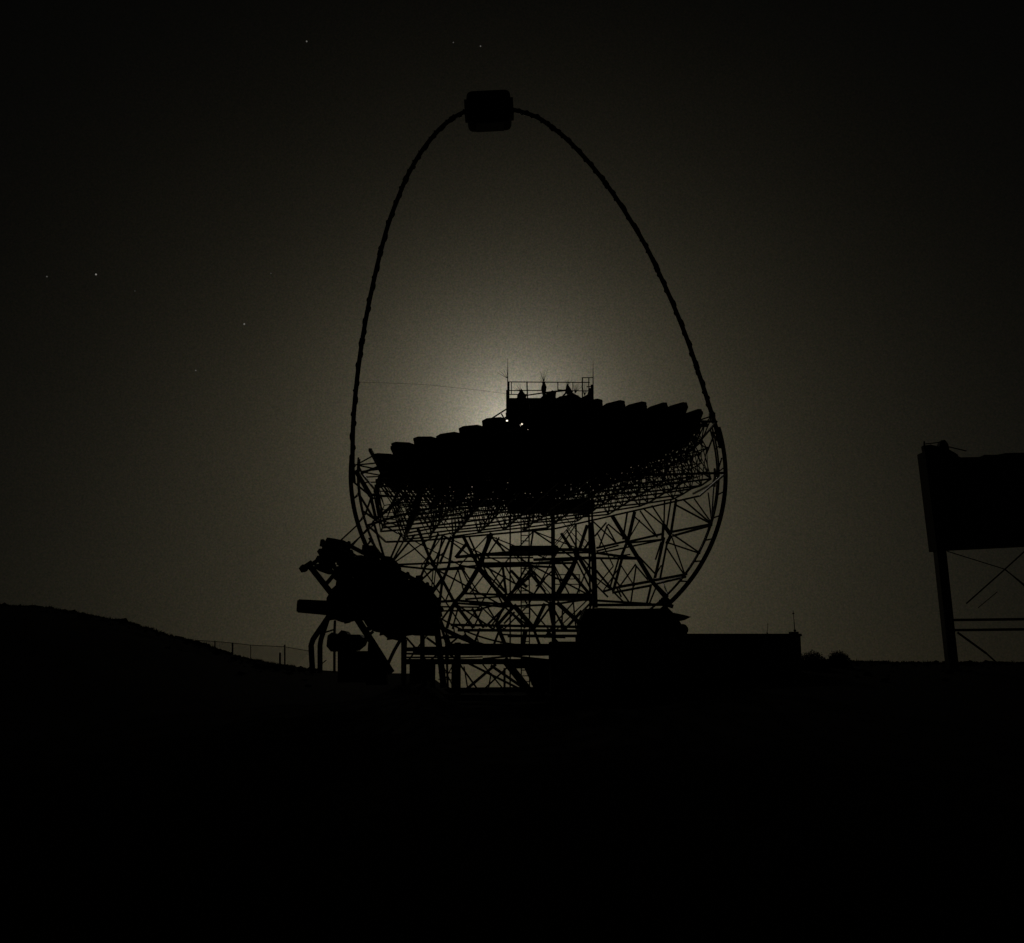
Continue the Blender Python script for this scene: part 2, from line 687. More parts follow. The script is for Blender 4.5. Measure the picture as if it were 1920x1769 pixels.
m = MB()
m.path(smooth_path([at(x, y, 50) for x, y in ARCH], 3), 0.112, 12)
m.build('arch', M_CARBON, tel, smooth=True)
ap = smooth_path([at(x, y, 50) for x, y in ARCH], 14)
hp = []
for k, p in enumerate(ap[14:-10]):
    d = (ap[min(k + 16, len(ap) - 1)] - ap[k + 13]).normalized()
    q = d.cross(Vector((0, 1, 0))).normalized()
    t = k * 0.55 + 2.5 * noise.noise(Vector((k * 0.09, 5, 0)))
    rr = 0.118 + 0.02 * random.random()
    rr += 0.03 * max(0, noise.noise(Vector((k * 0.13, 0, 0))))
    hp.append(p + q * math.cos(t) * rr + Vector((0, 1, 0)) * math.sin(t) * rr)
m = MB(); m.path(hp, 0.03, 5); m.build('signal_cable', M_DARK, tel)
# clamps along the arch, where the tube sections are joined
m = MB()
for k in (6, 9, 12, 17, 25, 29, 33, 37):
    a, b = at(*ARCH[k], 50), at(*ARCH[k + 1], 50)
    d = (b - a).normalized()
    m.tube(a - d * 0.12, a + d * 0.12, 0.142, 10)
m.build('arch_joint', M_DARK, tel, kind='stuff')

# camera box at the top
cb = at(917, 208.5, 50)
RY = Matrix.Rotation(-math.radians(3.0), 3, 'Y')
m = MB(); m.box(cb, (2.22, 1.5, 1.66), RY)
cambox = m.build('camera_housing', M_DARK, tel, bevel=0.36)
m = MB(); m.box(cb + RY @ Vector((0, 0, -0.84)), (1.4, 0.9, 0.10), RY); m.build('shutter', M_ALU, tel)
m = MB()
m.box(cb + RY @ Vector((0, 0, 0.83)), (1.3, 0.8, 0.08), RY)
m.build('top_cover', M_DARK, tel)
for s in (-1, 1):
    m = MB(); m.box(cb + RY @ Vector((s * 1.15, 0, 0.05)), (0.16, 0.7, 0.9), RY); m.build('side_bracket', M_DARK, tel)

# drive ring under the dish: outer box beam, thinner inner tube, rungs
RC = at(1009, 882, 50)


def ringp(a, R, dy=0.0):
    return RC + Vector((math.cos(a) * R, dy, math.sin(a) * R * 0.965))


a_lo, a_hi = math.radians(176), math.radians(374)
outer = [ringp(a_lo + (a_hi - a_lo) * k / 100, 8.92) for k in range(101)]
m = MB(); m.path(outer, 0.105, 8); m.build('drive_ring', M_STEEL, tel, smooth=True)
for dy in (-0.22, 0.22):
    inner = [ringp(a_lo + (a_hi - a_lo) * k / 100, 8.56, dy) for k in range(101)]
    m = MB(); m.path(inner, 0.045, 6); m.build('ring_tube', M_STEEL, tel, smooth=True)
for k in range(25):
    a = math.radians(180 + 7.8 * k)
    for dy in (-0.22, 0.22):
        rod('ring_rung', U_STEEL, ringp(a, 8.56, dy), ringp(a + 0.03, 8.92), 0.028, tel)

# lattice between the dish, the ring and the azimuth frame
F, B, A = 45.5, 54.5, 50.0
L = [
    # left side
    (632, 1020, 700, 1062, 3, 46, 48), (645, 1034, 712, 1070, 3, 46, 48), (640, 1048, 700, 1062, 2.6, 52, 50),
    (672, 983, 632, 1020, 3, A, 46), (700, 985, 645, 1034, 3, A, 46), (700, 978, 720, 1045, 4.5, A, 47), (692, 1010, 722, 1050, 3.5, A, 47),
    (753, 1001, 732, 1048, 3.5, 52, 48), (764, 1002, 737, 1050, 3, 54, 48), (778, 1003, 740, 1049, 3.5, F, 47), (811, 1007, 738, 1056, 2.5, B, 50),
    (783, 990, 803, 1040, 5.5, F), (803, 1040, 828, 1085, 5.5, F), (828, 1085, 852, 1130, 5.5, F),
    (822, 1000, 802, 1050, 4.5, B), (802, 1050, 786, 1090, 4.5, B), (836, 1006, 814, 1055, 3, B), (846, 1006, 824, 1058, 4.5, 48),
    (851, 1000, 842, 1060, 5, F), (842, 1060, 829, 1092, 5.5, F), (829, 1092, 823, 1140, 5, F), (876, 1018, 854, 1046, 6, 48),
    (748, 1059, 868, 1054, 3.5, F), (750, 1062, 818, 1069, 3.5, B), (818, 1069, 872, 1067, 3.5, B), (790, 1088, 822, 1058, 3.5, B),
    (812, 1068, 809, 1108, 2.2, B), (817, 1068, 813, 1104, 2.2, B), (830, 1084, 806, 1118, 6, 48), (858, 1065, 869, 1107, 2.6, B), (862, 1058, 880, 1086, 2.8, B),
    (818, 1129, 852, 1127, 4.5, F), (822, 1138, 900, 1139, 3, B), (820, 1146, 905, 1145, 3, B), (795, 1066, 835, 1034, 2.2, B),
    (640, 1048, 700, 978, 2.4, 52, A), (672, 925, 700, 972, 4, A, 47), (683, 960, 700, 972, 4, A, 48),
    (664, 905, 700, 935, 3.5, A, 46), (668, 885, 695, 930, 8, A, 48), (695, 930, 705, 975, 6, 48, 47), (685, 965, 697, 930, 3.5, A, 47),
    (703, 975, 760, 930, 6, 47, 44), (703, 975, 745, 1000, 3.5, 47, 53), (703, 972, 760, 990, 2.6, 47, 55), (703, 970, 765, 978, 2.2, 47, 56),
    (668, 872, 705, 852, 2.6, A, 47), (672, 872, 712, 868, 2.6, A, 49), (672, 873, 716, 882, 2.6, A, 51), (680, 884, 716, 880, 2.6, A, 52),
    (682, 886, 716, 892, 2.6, A, 53), (686, 895, 725, 893, 2.6, A, 55), (686, 905, 725, 904, 2.6, A, 56), (671, 872, 680, 890, 3.5, A, 49),
    # middle left
    (868, 1005, 897, 1062, 6, F), (880, 1008, 903, 1060, 3.5, B), (922, 1000, 908, 1036, 8, F), (908, 1036, 896, 1067, 8, F),
    (896, 1067, 871, 1110, 8.5, F), (871, 1110, 852, 1131, 7, F), (855, 1045, 960, 1036, 5.5, F), (858, 1053, 905, 1053, 2.8, B),
    (862, 1061, 895, 1066, 4, B), (890, 1041, 1000, 1041, 4, 48), (902, 1047, 1000, 1046, 3, B), (903, 1057, 1000, 1056, 4.5, 48), (905, 1063, 1000, 1061, 4, B),
    (897, 1066, 929, 1104, 7, F), (929, 1104, 962, 1140, 8, F), (902, 1066, 950, 1114, 3, B), (918, 1068, 952, 1116, 3, B),
    (942, 1058, 949, 1114, 4.5, 48), (948, 1080, 934, 1102, 3.5, B), (908, 1078, 880, 1114, 2.6, B), (884, 1092, 899, 1115, 2.6, B),
    (925, 1012, 948, 1036, 3, B), (936, 1008, 915, 1040, 3, B), (930, 1008, 943, 1034, 2.5, 56), (893, 1062, 893, 1038, 3, 48),
    (958, 1070, 988, 1102, 5, B), (1003, 1072, 952, 1118, 5.5, F), (870, 1113, 950, 1116, 4, 48), (872, 1124, 950, 1118, 3.4, B),
    (852, 1126, 952, 1134, 4.2, F), (880, 1130, 950, 1140, 3, B), (890, 1145, 955, 1128, 3.2, B),
    (851, 1131, 824, 1168, 3.6, 48), (851, 1131, 838, 1178, 5.5, F), (860, 1136, 848, 1180, 3, B), (852, 1131, 888, 1178, 6, F), (885, 1141, 907, 1178, 4.5, 48),
    (905, 1140, 888, 1178, 3, B), (915, 1140, 940, 1180, 3, B), (950, 1135, 910, 1176, 4, 48), (945, 1142, 918, 1178, 3, B), (930, 1175, 963, 1138, 6, F),
    # middle
    (963, 1135, 1000, 1178, 8.5, F), (945, 1170, 965, 1148, 3.4, B), (960, 1150, 985, 1178, 4.5, B), (1000, 1178, 1022, 1132, 6.5, F),
    (993, 1132, 993, 1160, 3, 48), (1030, 1135, 1040, 1190, 5.5, 48), (1044, 1130, 1088, 1170, 7.5, F), (1036, 1140, 1062, 1182, 3.6, B),
    (1055, 1140, 1053, 1180, 3, B), (1090, 1145, 1058, 1182, 4.2, 48), (960, 1060, 1040, 1064, 4, 48), (1000, 1062, 950, 1122, 4, B),
    (990, 1070, 1022, 1110, 4.5, F), (1034, 1072, 1005, 1100, 3, B), (1003, 1075, 1042, 1112, 3, 56), (1022, 1085, 1000, 1116, 3, B),
    (1038, 1064, 1054, 1100, 3, B), (1053, 1054, 1073, 1076, 4, 48), (1073, 1076, 1106, 1115, 5.5, 48), (1081, 1045, 1069, 1076, 8, F),
    (1069, 1076, 1046, 1116, 8, F), (1085, 1045, 1114, 1094, 6.5, F), (1088, 1043, 1116, 1074, 3, B), (1040, 1118, 1072, 1060, 3, B),
    (1062, 993, 1083, 1030, 3, B), (1052, 1000, 1072, 1032, 5, 48), (1056, 1003, 1076, 1034, 2.6, 56), (1101, 985, 1086, 1032, 6, F), (1109, 1010, 1094, 1032, 4, B),
    (985, 1031, 1112, 1031, 5.5, F), (990, 1038, 1112, 1036, 4, 48), (1000, 1050, 1112, 1046, 5, F), (1000, 1057, 1080, 1056, 4, B), (1078, 1028, 1084, 1050, 10, 48),
    # right
    (1108, 980, 1113, 1040, 9, 48), (1113, 1040, 1116, 1140, 9, 48), (1118, 1028, 1175, 1015, 4, F), (1118, 1034, 1160, 1023, 3, B),
    (1118, 1038, 1150, 1032, 2.6, 56), (1150, 1032, 1240, 1013, 3, B), (1118, 1037, 1197, 1048, 4.5, F), (1118, 1047, 1197, 1048, 4, B),
    (1112, 978, 1157, 1020, 2.6, B), (1137, 980, 1115, 1006, 3, B), (1139, 984, 1123, 1028, 2.8, 56), (1138, 988, 1156, 1020, 2.8, 48), (1140, 983, 1172, 1010, 2.8, B),
    (1148, 968, 1175, 1012, 7, F), (1175, 1012, 1197, 1048, 7.5, F), (1197, 1048, 1222, 1090, 7.5, F), (1222, 1090, 1254, 1128, 7, F),
    (1176, 962, 1168, 1012, 3.4, B), (1190, 960, 1178, 1012, 6, 48), (1186, 966, 1233, 1008, 2.6, B), (1200, 958, 1232, 1006, 2.8, 48),
    (1205, 953, 1245, 986, 2.8, F), (1222, 948, 1246, 984, 2.8, B), (1246, 940, 1245, 984, 2.8, 48), (1258, 938, 1250, 990, 3, B), (1268, 936, 1258, 1000, 4.6, F),
    (1244, 984, 1258, 1004, 7, 48), (1244, 984, 1242, 1012, 5, 48),
    (1240, 1002, 1178, 1016, 4.2, F), (1242, 1012, 1183, 1018, 3.6, 48), (1258, 998, 1334, 983, 4.4, F, A), (1262, 1005, 1334, 985, 4.2, B, A),
    (1265, 946, 1332, 982, 3.4, F, A), (1282, 938, 1332, 981, 3.2, B, A), (1302, 936, 1334, 981, 2.8, B, A), (1328, 925, 1335, 982, 2.8, B, A),
    (1262, 1003, 1312, 1037, 3.2, F, A), (1252, 1018, 1312, 1038, 3.2, B, A), (1260, 1008, 1284, 1078, 2.8, B, A), (1250, 1028, 1284, 1080, 2.8, F, A),
    (1245, 1008, 1228, 1084, 5, 48), (1252, 1012, 1238, 1084, 3.6, B), (1258, 1004, 1250, 1020, 6, F), (1240, 1016, 1229, 1050, 3, 56),
    (1198, 1044, 1230, 1078, 3, B), (1224, 1089, 1287, 1077, 5, F, A), (1226, 1096, 1285, 1082, 4.2, B, A), (1222, 1090, 1160, 1101, 5, F), (1222, 1098, 1148, 1112, 4.2, B),
    (1160, 1101, 1130, 1110, 4, F), (1226, 1092, 1252, 1118, 4, 48, A), (1242, 1090, 1252, 1116, 2.8, B, A), (1221, 1096, 1212, 1136, 4, 48), (1229, 1104, 1216, 1136, 2.8, B),
    (1192, 1058, 1162, 1100, 2.8, B), (1193, 1060, 1182, 1136, 2.8, B), (1193, 1062, 1215, 1088, 2.8, 48), (1176, 1016, 1164, 1046, 5, 48), (1166, 1048, 1150, 1108, 5, 48), (1160, 1048, 1143, 1104, 3.2, B),
    (1126, 1048, 1164, 1102, 3, B), (1160, 1102, 1184, 1136, 3, 48), (1118, 1070, 1150, 1108, 4, F), (1118, 1084, 1146, 1106, 2.8, B), (1118, 1098, 1140, 1120, 3, B),
    (1112, 1126, 1222, 1133, 4, F), (1112, 1135, 1252, 1134, 5, 48), (1235, 1128, 1262, 1138, 7, 48), (1182, 1040, 1150, 1044, 2.6, B),
    (1155, 1100, 1165, 1120, 3, F), (1148, 1108, 1175, 1135, 3, F), (1340, 880, 1340, 912, 4, A, 53), (1335, 912, 1348, 870, 3.4, 53, A), (1300, 926, 1340, 905, 4, 56, A),
    (1345, 800, 1325, 850, 3, A, 48), (1348, 830, 1335, 812, 4, A, 48), (1334, 982, 1338, 912, 3, A, 54), (1353, 860, 1338, 908, 3, A, 54),
    # bottom
    (845, 1172, 1088, 1176, 4.6, F), (858, 1182, 1088, 1183, 5, 48), (940, 1190, 1035, 1195, 3, B), (975, 1193, 1060, 1196, 3, 48),
    (985, 1183, 980, 1212, 8, F), (1000, 1178, 1012, 1210, 5, 48), (1025, 1182, 1045, 1205, 5, F), (1020, 1196, 1035, 1180, 4, 48), (932, 1172, 948, 1212, 7, F), (925, 1212, 940, 1172, 4, 48),
    (820, 1150, 838, 1210, 5, F), (826, 1160, 846, 1212, 3.4, B), (900, 1178, 890, 1205, 4, 48), (868, 1178, 880, 1206, 3, F),
]
TP = [(745, 998), (830, 1004), (915, 1004), (1000, 996), (1080, 983)]
RA = [(818, 1068), (905, 1060), (990, 1057), (1080, 1050)]
RB = [(852, 1131), (945, 1138), (1035, 1134), (1116, 1122)]
RD = [(888, 1178), (925, 1180), (1000, 1182), (1058, 1182), (1085, 1178)]
for k in range(4):
    L += [TP[k + 1] + RA[k] + (3.2, 55.5, 54.5), TP[k] + RA[k] + (3.0, 55.5, 54.5), RA[k] + RB[k] + (3.2, 54.5)]
    L += [RB[k] + RD[k] + (3.6, 54.5), RB[k] + RD[k + 1] + (3.2, 54.5)]
    if k < 3:
        L += [RA[k] + RA[k + 1] + (3.2, 54.5), RB[k] + RB[k + 1] + (3.6, 54.5), RB[k] + RA[k + 1] + (3.2, 54.5), RA[k] + RB[k + 1] + (3.0, 54.5)]
QA = [(790, 1062), (862, 1060), (945, 1058), (1035, 1052), (1112, 1040)]
QB = [(835, 1128), (900, 1136), (990, 1136), (1075, 1130)]
QD = [(868, 1178), (945, 1180), (1030, 1182), (1080, 1180)]
for k in range(4):
    L += [QA[k] + QB[k] + (2.6, 52), QB[k] + QA[k + 1] + (2.6, 52), QB[k] + QD[k] + (2.6, 52), TP[k + 1] + QA[k] + (2.4, 55, 52), TP[k] + QA[k + 1] + (2.4, 55, 52)]
    if k < 3: L += [QD[k] + QB[k + 1] + (2.6, 52)]
for (a, b, c) in (((1120, 1000), (1150, 1062), (1118, 1100)), ((1200, 975), (1176, 1016), (1206, 1058)), ((1240, 1060), (1222, 1092), (1252, 1124)), ((1130, 1110), (1164, 1060), (1190, 1100))):
    L += [a + b + (2.2, 52), b + c + (2.2, 52)]
for seg in L:
    line(tel, seg)

# azimuth frame and its lattice skirt above the rail
UC = [
    (825, 1196, 870, 1194, 5, 44), (760, 1226, 1090, 1226, 3.4, 44), (760, 1218, 840, 1218, 7, 44), (862, 1234, 905, 1232, 2.2, 44), (762, 1233, 850, 1233, 3, 45),
    (862, 1246, 902, 1302, 3.2, 46), (930, 1246, 866, 1300, 5, 43), (878, 1244, 984, 1297, 4, 46), (920, 1248, 990, 1296, 5, 43),
    (921, 1262, 914, 1302, 2.6, 50), (946, 1253, 946, 1302, 4, 44), (1008, 1248, 1006, 1285, 4, 44), (1018, 1248, 1016, 1290, 5, 44), (990, 1250, 1030, 1300, 5, 44),
    (760, 1200, 756, 1290, 7, 44), (838, 1240, 840, 1298, 4, 44), (828, 1244, 826, 1290, 3, 44), (772, 1240, 772, 1290, 8, 44), (796, 1236, 795, 1290, 9, 44), (812, 1236, 811, 1290, 9, 44),
]
UC += [(762, 1196, 800, 1240, 3.5, 46), (800, 1192, 765, 1240, 3, 48), (800, 1196, 860, 1240, 4, 46), (858, 1196, 805, 1240, 3.4, 47), (870, 1190, 905, 1215, 5, 46), (838, 1190, 838, 1240, 7, 45),
       (870, 1250, 878, 1298, 2.4, 50), (955, 1248, 900, 1300, 3, 49), (905, 1246, 950, 1300, 2.6, 50), (882, 1222, 1030, 1238, 3.4, 44), (905, 1236, 1040, 1222, 3.6, 45), (1000, 1240, 1028, 1290, 8, 44), (830, 1246, 850, 1290, 2, 50), (850, 1246, 826, 1290, 2, 50),
       (822, 1262, 858, 1262, 2, 50), (822, 1274, 858, 1276, 2, 50), (850, 1240, 849, 1300, 6, 44), (960, 1250, 1000, 1250, 7, 44)]
for seg in UC:
    line(tel, seg, 'undercarriage_strut', U_STEEL)
m = MB()
a, b = at(835, 1214, 43), at(1100, 1215, 43)
m.beam(a, b, 0.4, 0.30)
m.build('azimuth_beam', M_DARK, tel)
m = MB(); m.beam(at(762, 1241, 43.6), at(1100, 1241, 43.6), 0.4, 0.22); m.build('azimuth_beam', M_DARK, tel)
for (x, w) in ((858, 10), (975, 0),):
    m = MB()
    if w:
        m.beam(at(x, 1205, 43), at(x, 1310, 43), 0.24, 0.24)
    else:
        m.beam(at(945, 1236, 43), at(1000, 1306, 43), 0.34, 0.30)
        m.beam(at(985, 1238, 43.2), at(1016, 1306, 43.2), 0.34, 0.34)
    m.build('leg', M_DARK, tel)
hexp = [BASE + Vector((6.2 * math.cos(math.radians(60 * k + 30)), 6.2 * math.sin(math.radians(60 * k + 30)), 1.95)) for k in range(6)]
for k in range(6):
    m = MB(); m.beam(hexp[k], hexp[(k + 1) % 6], 0.35, 0.35); m.build('azimuth_beam', M_DARK, tel)
    m = MB()
    m.box(hexp[k] + Vector((0, 0, -1.0)), (0.5, 0.9, 1.3)); m.build('wheel_bogie', M_DARK, tel)
# circular rail
m = MB()
K = 72
inn, out = 5.9, 6.5
vs, fs = [], []
for k in range(K):
    c, s = math.cos(2 * math.pi * k / K), math.sin(2 * math.pi * k / K)
    for R, z in ((inn, 0.0), (out, 0.0), (out, 0.25), (inn, 0.25)):
        vs.append(BASE + Vector((c * R, s * R, z - 0.08)))
for k in range(K):
    o, q = 4 * k, 4 * ((k + 1) % K)
    for e in range(4):
        fs.append([o + e, q + e, q + (e + 1) % 4, o + (e + 1) % 4])
m.add(vs, fs)
m.build('rail_foundation', M_CONC, tel)
# motor housing on the right side of the frame
m = MB()
m.prism([at(x, y, 45.2) for x, y in ((1087, 1166), (1098, 1142), (1125, 1140), (1180, 1142), (1238, 1141), (1250, 1137), (1262, 1149), (1275, 1166), (1290, 1190), (1290, 1310), (1087, 1310))], 2.2)
m.build('drive_housing', M_DARK, tel)
m = MB()
m.prism([at(x, y, 45.5) for x, y in ((1240, 1144), (1262, 1149), (1282, 1153), (1296, 1157), (1284, 1163), (1262, 1168), (1240, 1168))], 1.2)
m.build('drive_bracket', M_DARK, tel)
m = MB(); m.tube(at(1280, 1181, 45.4), at(1280, 1181, 46.4), 0.24, 16); m.build('drive_motor', M_DARK, tel, smooth=True)
m = MB(); m.tube(at(1246, 1128, 45.6), at(1246, 1128, 46.0), 0.2, 12); m.build('drive_wheel', M_DARK, tel, smooth=True)

# ------------------------------------------------------------------ access tower behind the dish
TY = 63.0
tow = thing('access_tower', 'slender steel access tower behind the dish, its railed platform showing above the mirrors', 'tower',
            Vector((at(1031, 1290, TY + 2).x, TY + 2, 0)))


def tz(py):
    return at(1031, py, TY).z


xl, xr = at(952, 750, TY).x, at(1112, 750, TY).x
z0 = tz(748)
for x, w in ((xl + 0.15, 0.09), ((xl + xr) / 2 + 0.15, 0.14), (xr - 0.15, 0.12)):
    for y in (TY, TY + 2.6):
        m = MB(); m.beam((x, y, -0.3), (x, y, z0), w, w); m.build('leg', M_STEEL, tow)
m = MB(); m.box(((xl + xr) / 2, TY + 1.3, z0 - 0.45), (xr - xl, 3.0, 0.9)); m.build('platform', M_CLAD, tow)
for py, h, x0_, x1_ in ((1118, 0.30, xl, xr), (1029, 0.34, xl + .1, (xl + xr) / 2 + 0.4), (945, 0.5, xl, xr), (1192, 0.12, xl, xr)):
    m = MB(); m.box(((x0_ + x1_) / 2, TY + 1.3, tz(py)), (x1_ - x0_, 2.8, h)); m.build('landing', M_CLAD, tow)
for k, (p0, p1) in enumerate(((1190, 1117), (1117, 1027), (1027, 940), (940, 850))):
    for y in (TY, TY + 2.6):
        a, b = (xl + .2, (xl + xr) / 2) if k % 2 else ((xl + xr) / 2, xr - .2)
        rod('cross_brace', U_STEEL, (a, y, tz(p0)), (b, y, tz(p1)), 0.028, tow)
        rod('cross_brace', U_STEEL, (b, y, tz(p0)), (a, y, tz(p1)), 0.028, tow)
# ladder
lx = at(985, 1100, TY).x
lad = MB()
for s in (-0.24, 0.24):
    lad.tube((lx + s, TY + 0.5, 0), (lx + s, TY + 0.5, z0 - 0.5), 0.04, 5)
for k in range(46):
    lad.tube((lx - 0.24, TY + 0.5, 0.3 + k * 0.33), (lx + 0.24, TY + 0.5, 0.3 + k * 0.33), 0.03, 5)
lad.build('ladder', M_STEEL, tow)
# guard rails inside the tower at half height
for py in (1078, 1086, 1096):
    rod('guard_rail', U_STEEL, at(1038, py, TY), at(1088, py, TY), 0.03, tow)
rod('guard_post', U_STEEL, at(1086, 1078, TY), at(1086, 1112, TY), 0.035, tow)
# rails of the platform
R = 0.030
for seg in ((952, 716.5, 1106, 717.5, 2.0), (952, 732.5, 1018, 732.5, 2.0), (1070, 733, 1112, 733.5, 1.8), (1046, 731, 1072, 733, 1.8), (955, 740, 990, 740, 2.0),
            (1092, 708.5, 1112, 708.5, 1.8), (1100, 725.5, 1112, 725, 1.8)):
    line(tow, seg + (TY - 0.1, TY - 0.1), 'guard_rail', U_STEEL, 0.95)
for seg in ((954, 716, 954, 750, 3), (959, 716, 959, 740, 1.6), (988, 716, 989, 748, 2.6), (1046, 717, 1046, 735, 2), (1092, 708, 1092, 748, 2.4), (1074, 717, 1074, 735, 1.4), (1104, 708, 1104, 745, 2)):
    line(tow, seg + (TY - 0.05, TY - 0.05), 'guard_post', U_STEEL, 1.0)
for (x, y0, y1, w) in ((952, 672, 752, 2.0), (1112, 676, 752, 2.0)):
    m = MB()
    a, b = at(x, y0, TY), at(x, y1, TY)
    m.tube(b, b.lerp(a, 0.55), 0.045, 6, 0.03); m.tube(b.lerp(a, 0.55), a, 0.03, 6, 0.008)
    m.build('mast', M_STEEL, tow)
line(tow, (952, 732, 952, 780, 6, TY - .1), 'corner_post', U_DARK)
line(tow, (1110, 722, 1110, 752, 5, TY - .1), 'corner_post', U_DARK)
for seg in ((985, 742, 1020, 737, 2.6), (1020, 737, 1062, 732, 3.6), (1065, 733, 1047, 752, 3.4), (1070, 736, 1092, 749, 3.0), (1064, 735, 1064, 750, 2.4)):
    line(tow, seg + (TY + 0.6, TY + 0.6), 'support_arm', U_DARK, 1.0)
for pts in (((969, 748), (970, 741), (975, 733), (978, 729), (982, 736), (987, 742), (986, 745), (975, 746)),
            ((1017, 752), (1018, 738), (1015, 726), (1018, 717), (1022, 718), (1025, 726), (1023, 740), (1024, 752)),
            ((1008, 752), (1018, 742), (1028, 736), (1036, 732), (1043, 736), (1042, 745), (1044, 752)),
            ((1060, 733), (1062, 722), (1065, 721), (1069, 727), (1074, 735), (1068, 737)),
            ((1085, 752), (1092, 745), (1101, 740), (1105, 728), (1110, 728), (1113, 752))):
    m = MB(); m.prism([at(x, y, TY + 0.4) for x, y in pts], 0.6); m.build('instrument', M_DARK, tow)
wk = MB()
for (cx, cy, n, a0, a1, l) in ((977, 735, 7, 95, 165, 17), (1019, 722, 8, 60, 125, 16), (1064, 724, 6, 50, 110, 14), (1078, 738, 9, 50, 100, 22), (1096, 742, 6, 60, 110, 26), (1019, 716, 5, 70, 110, 26), (952, 710, 4, 100, 150, 22)):
    for k in range(n):
        a = math.radians(a0 + (a1 - a0) * k / (n - 1) + random.uniform(-4, 4))
        ll = l * random.uniform(0.7, 1.1)
        wk.tube(at(cx, cy, TY + .3), at(cx + math.cos(a) * ll, cy - math.sin(a) * ll, TY + .3), 0.018, 4, 0.006)
wk.build('whisker', M_WIRE, tow, kind='stuff')
cb1 = MB()
pts = [at(952, 739, TY), at(905, 733, 61), at(855, 727.5, 59), at(800, 722, 57), at(740, 719, 54), at(668, 717, 50.2)]
cb1.path(smooth_path(pts, 3), 0.007, 4)
cb1.build('cable', M_WIRE, tow)
# bracket beside the tower where the dish edge meets it
for seg in ((922, 785, 952, 766, 2.6, 60), (940, 776, 948, 790, 2.4, 60), (955, 772, 944, 790, 2.4, 60), (950, 770, 962, 790, 3, 60), (946, 783, 958, 783, 2, 60)):
    line(tow, seg, 'bracket_tube', U_DARK)

# ------------------------------------------------------------------ small telescope in front, left
SY = 30.0
sm = thing('small_telescope', 'small parked telescope with hexagonal mirror facets on splayed legs, lower left of the big dish', 'telescope',
           Vector((at(700, 1260, SY).x, SY, at(700, 1290, SY).z)))
c0 = at(713, 1091, SY)
E1 = Vector((0.885, 0.10, -0.455)).normalized()
E2 = (Vector((0.13, -0.95, 0.24)))
E2 = (E2 - E1 * E2.dot(E1)).normalized()
E3 = E1.cross(E2).normalized()
hx = MB()
HR = 0.305
vs = [Vector((HR * math.cos(math.radians(60 * k)), HR * math.sin(math.radians(60 * k)), z)) for z in (-0.05, 0.05) for k in range(6)]
hx.add(vs, [[5, 4, 3, 2, 1, 0], [6, 7, 8, 9, 10, 11]] + [[k, (k + 1) % 6, 6 + (k + 1) % 6, 6 + k] for k in range(6)])
hx.box((0, 0, -0.10), (0.2, 0.2, 0.1))
HEX = mesh_of('mirror_facet', hx.v, hx.f, M_PANEL)
rot = Matrix((E1, E2, E3)).transposed().to_4x4()
for q in range(-3, 4):
    for r_ in range(-3, 4):
        if abs(q + r_) > 3 or (abs(q) == 3 and abs(r_) == 3) or (q == 3 and r_ == -3):
            continue
        u = 0.58 * 1.0 * (q * 0.93)
        v = 0.58 * 1.04 * (r_ + q / 2)
        n = (u * u + v * v) / 20.0
        link('mirror_facet', HEX, sm, Matrix.Translation(c0 + E1 * u + E2 * v + E3 * n) @ rot @ Matrix.Rotation(random.gauss(0, .1), 4, 'X') @ Matrix.Rotation(random.gauss(0, .1), 4, 'Y'))
for k in range(-2, 3):
    rod('back_rib', U_DARK, c0 + E1 * (k * .6) - E2 * 1.2 - E3 * 0.2, c0 + E1 * (k * .6) + E2 * 1.2 - E3 * 0.2, 0.06, sm)
for s in (-1, 0, 1):
    rod('back_rib', U_DARK, c0 - E1 * 1.4 + E2 * s - E3 * 0.2, c0 + E1 * 1.4 + E2 * s - E3 * 0.2, 0.06, sm)


def poly(name, pts, Y, depth, parent, mat=M_DARK, bevel=0):
    m = MB(); m.prism([at(x, y, Y) for x, y in pts], depth)
    return m.build(name, mat, parent, bevel=bevel)


poly('cradle', ((606, 1036), (622, 1030), (640, 1030), (652, 1044), (676, 1046), (700, 1048), (716, 1052), (742, 1066), (751, 1078), (764, 1087),
                (791, 1087), (811, 1110), (825, 1128), (820, 1152), (808, 1164), (772, 1152), (728, 1130), (700, 1112), (668, 1088), (640, 1064), (612, 1040)), 30.4, 0.5, sm)
poly('facet_holder', ((678, 1036), (679, 1022), (700, 1023), (716, 1042), (704, 1052)), 29.6, 0.2, sm)
poly('facet_holder', ((604, 1036), (603, 1014), (608, 1018), (613, 1008), (627, 1010), (642, 1013), (654, 1030), (640, 1046)), 29.5, 0.2, sm)
poly('facet_holder', ((716, 1042), (734, 1044), (750, 1060), (753, 1078), (735, 1080), (712, 1060)), 29.7, 0.2, sm)
poly('mount_head', ((612, 1122), (622, 1104), (650, 1080), (700, 1104), (745, 1128), (800, 1140), (824, 1150), (818, 1192), (772, 1191), (758, 1186), (742, 1201), (726, 1197), (713, 1186),
                    (703, 1185), (690, 1178), (680, 1162), (660, 1162), (640, 1167), (620, 1160), (611, 1152)), 30.9, 0.9, sm)
m = MB()
m.tube(at(559, 1136.5, 30.4), at(625, 1141, 30.6), 0.19, 18, 0.215)
m.build('counterweight', M_DARK, sm, smooth=True)
m = MB(); m.tube(at(557, 1136.3, 30.39), at(562, 1136.6, 30.41), 0.165, 18, 0.165); m.build('end_cap', M_DARK, sm)
for seg in ((578, 1058, 622, 1114, 12, 29.9), (563, 1070, 586, 1055, 11, 29.8), (586, 1058, 612, 1038, 8, 29.9), (612, 1095, 650, 1050, 8, 30), (632, 1112, 640, 1060, 10, 30.1)):
    line(sm, seg, 'camera_arm', U_DARK, 1.0)
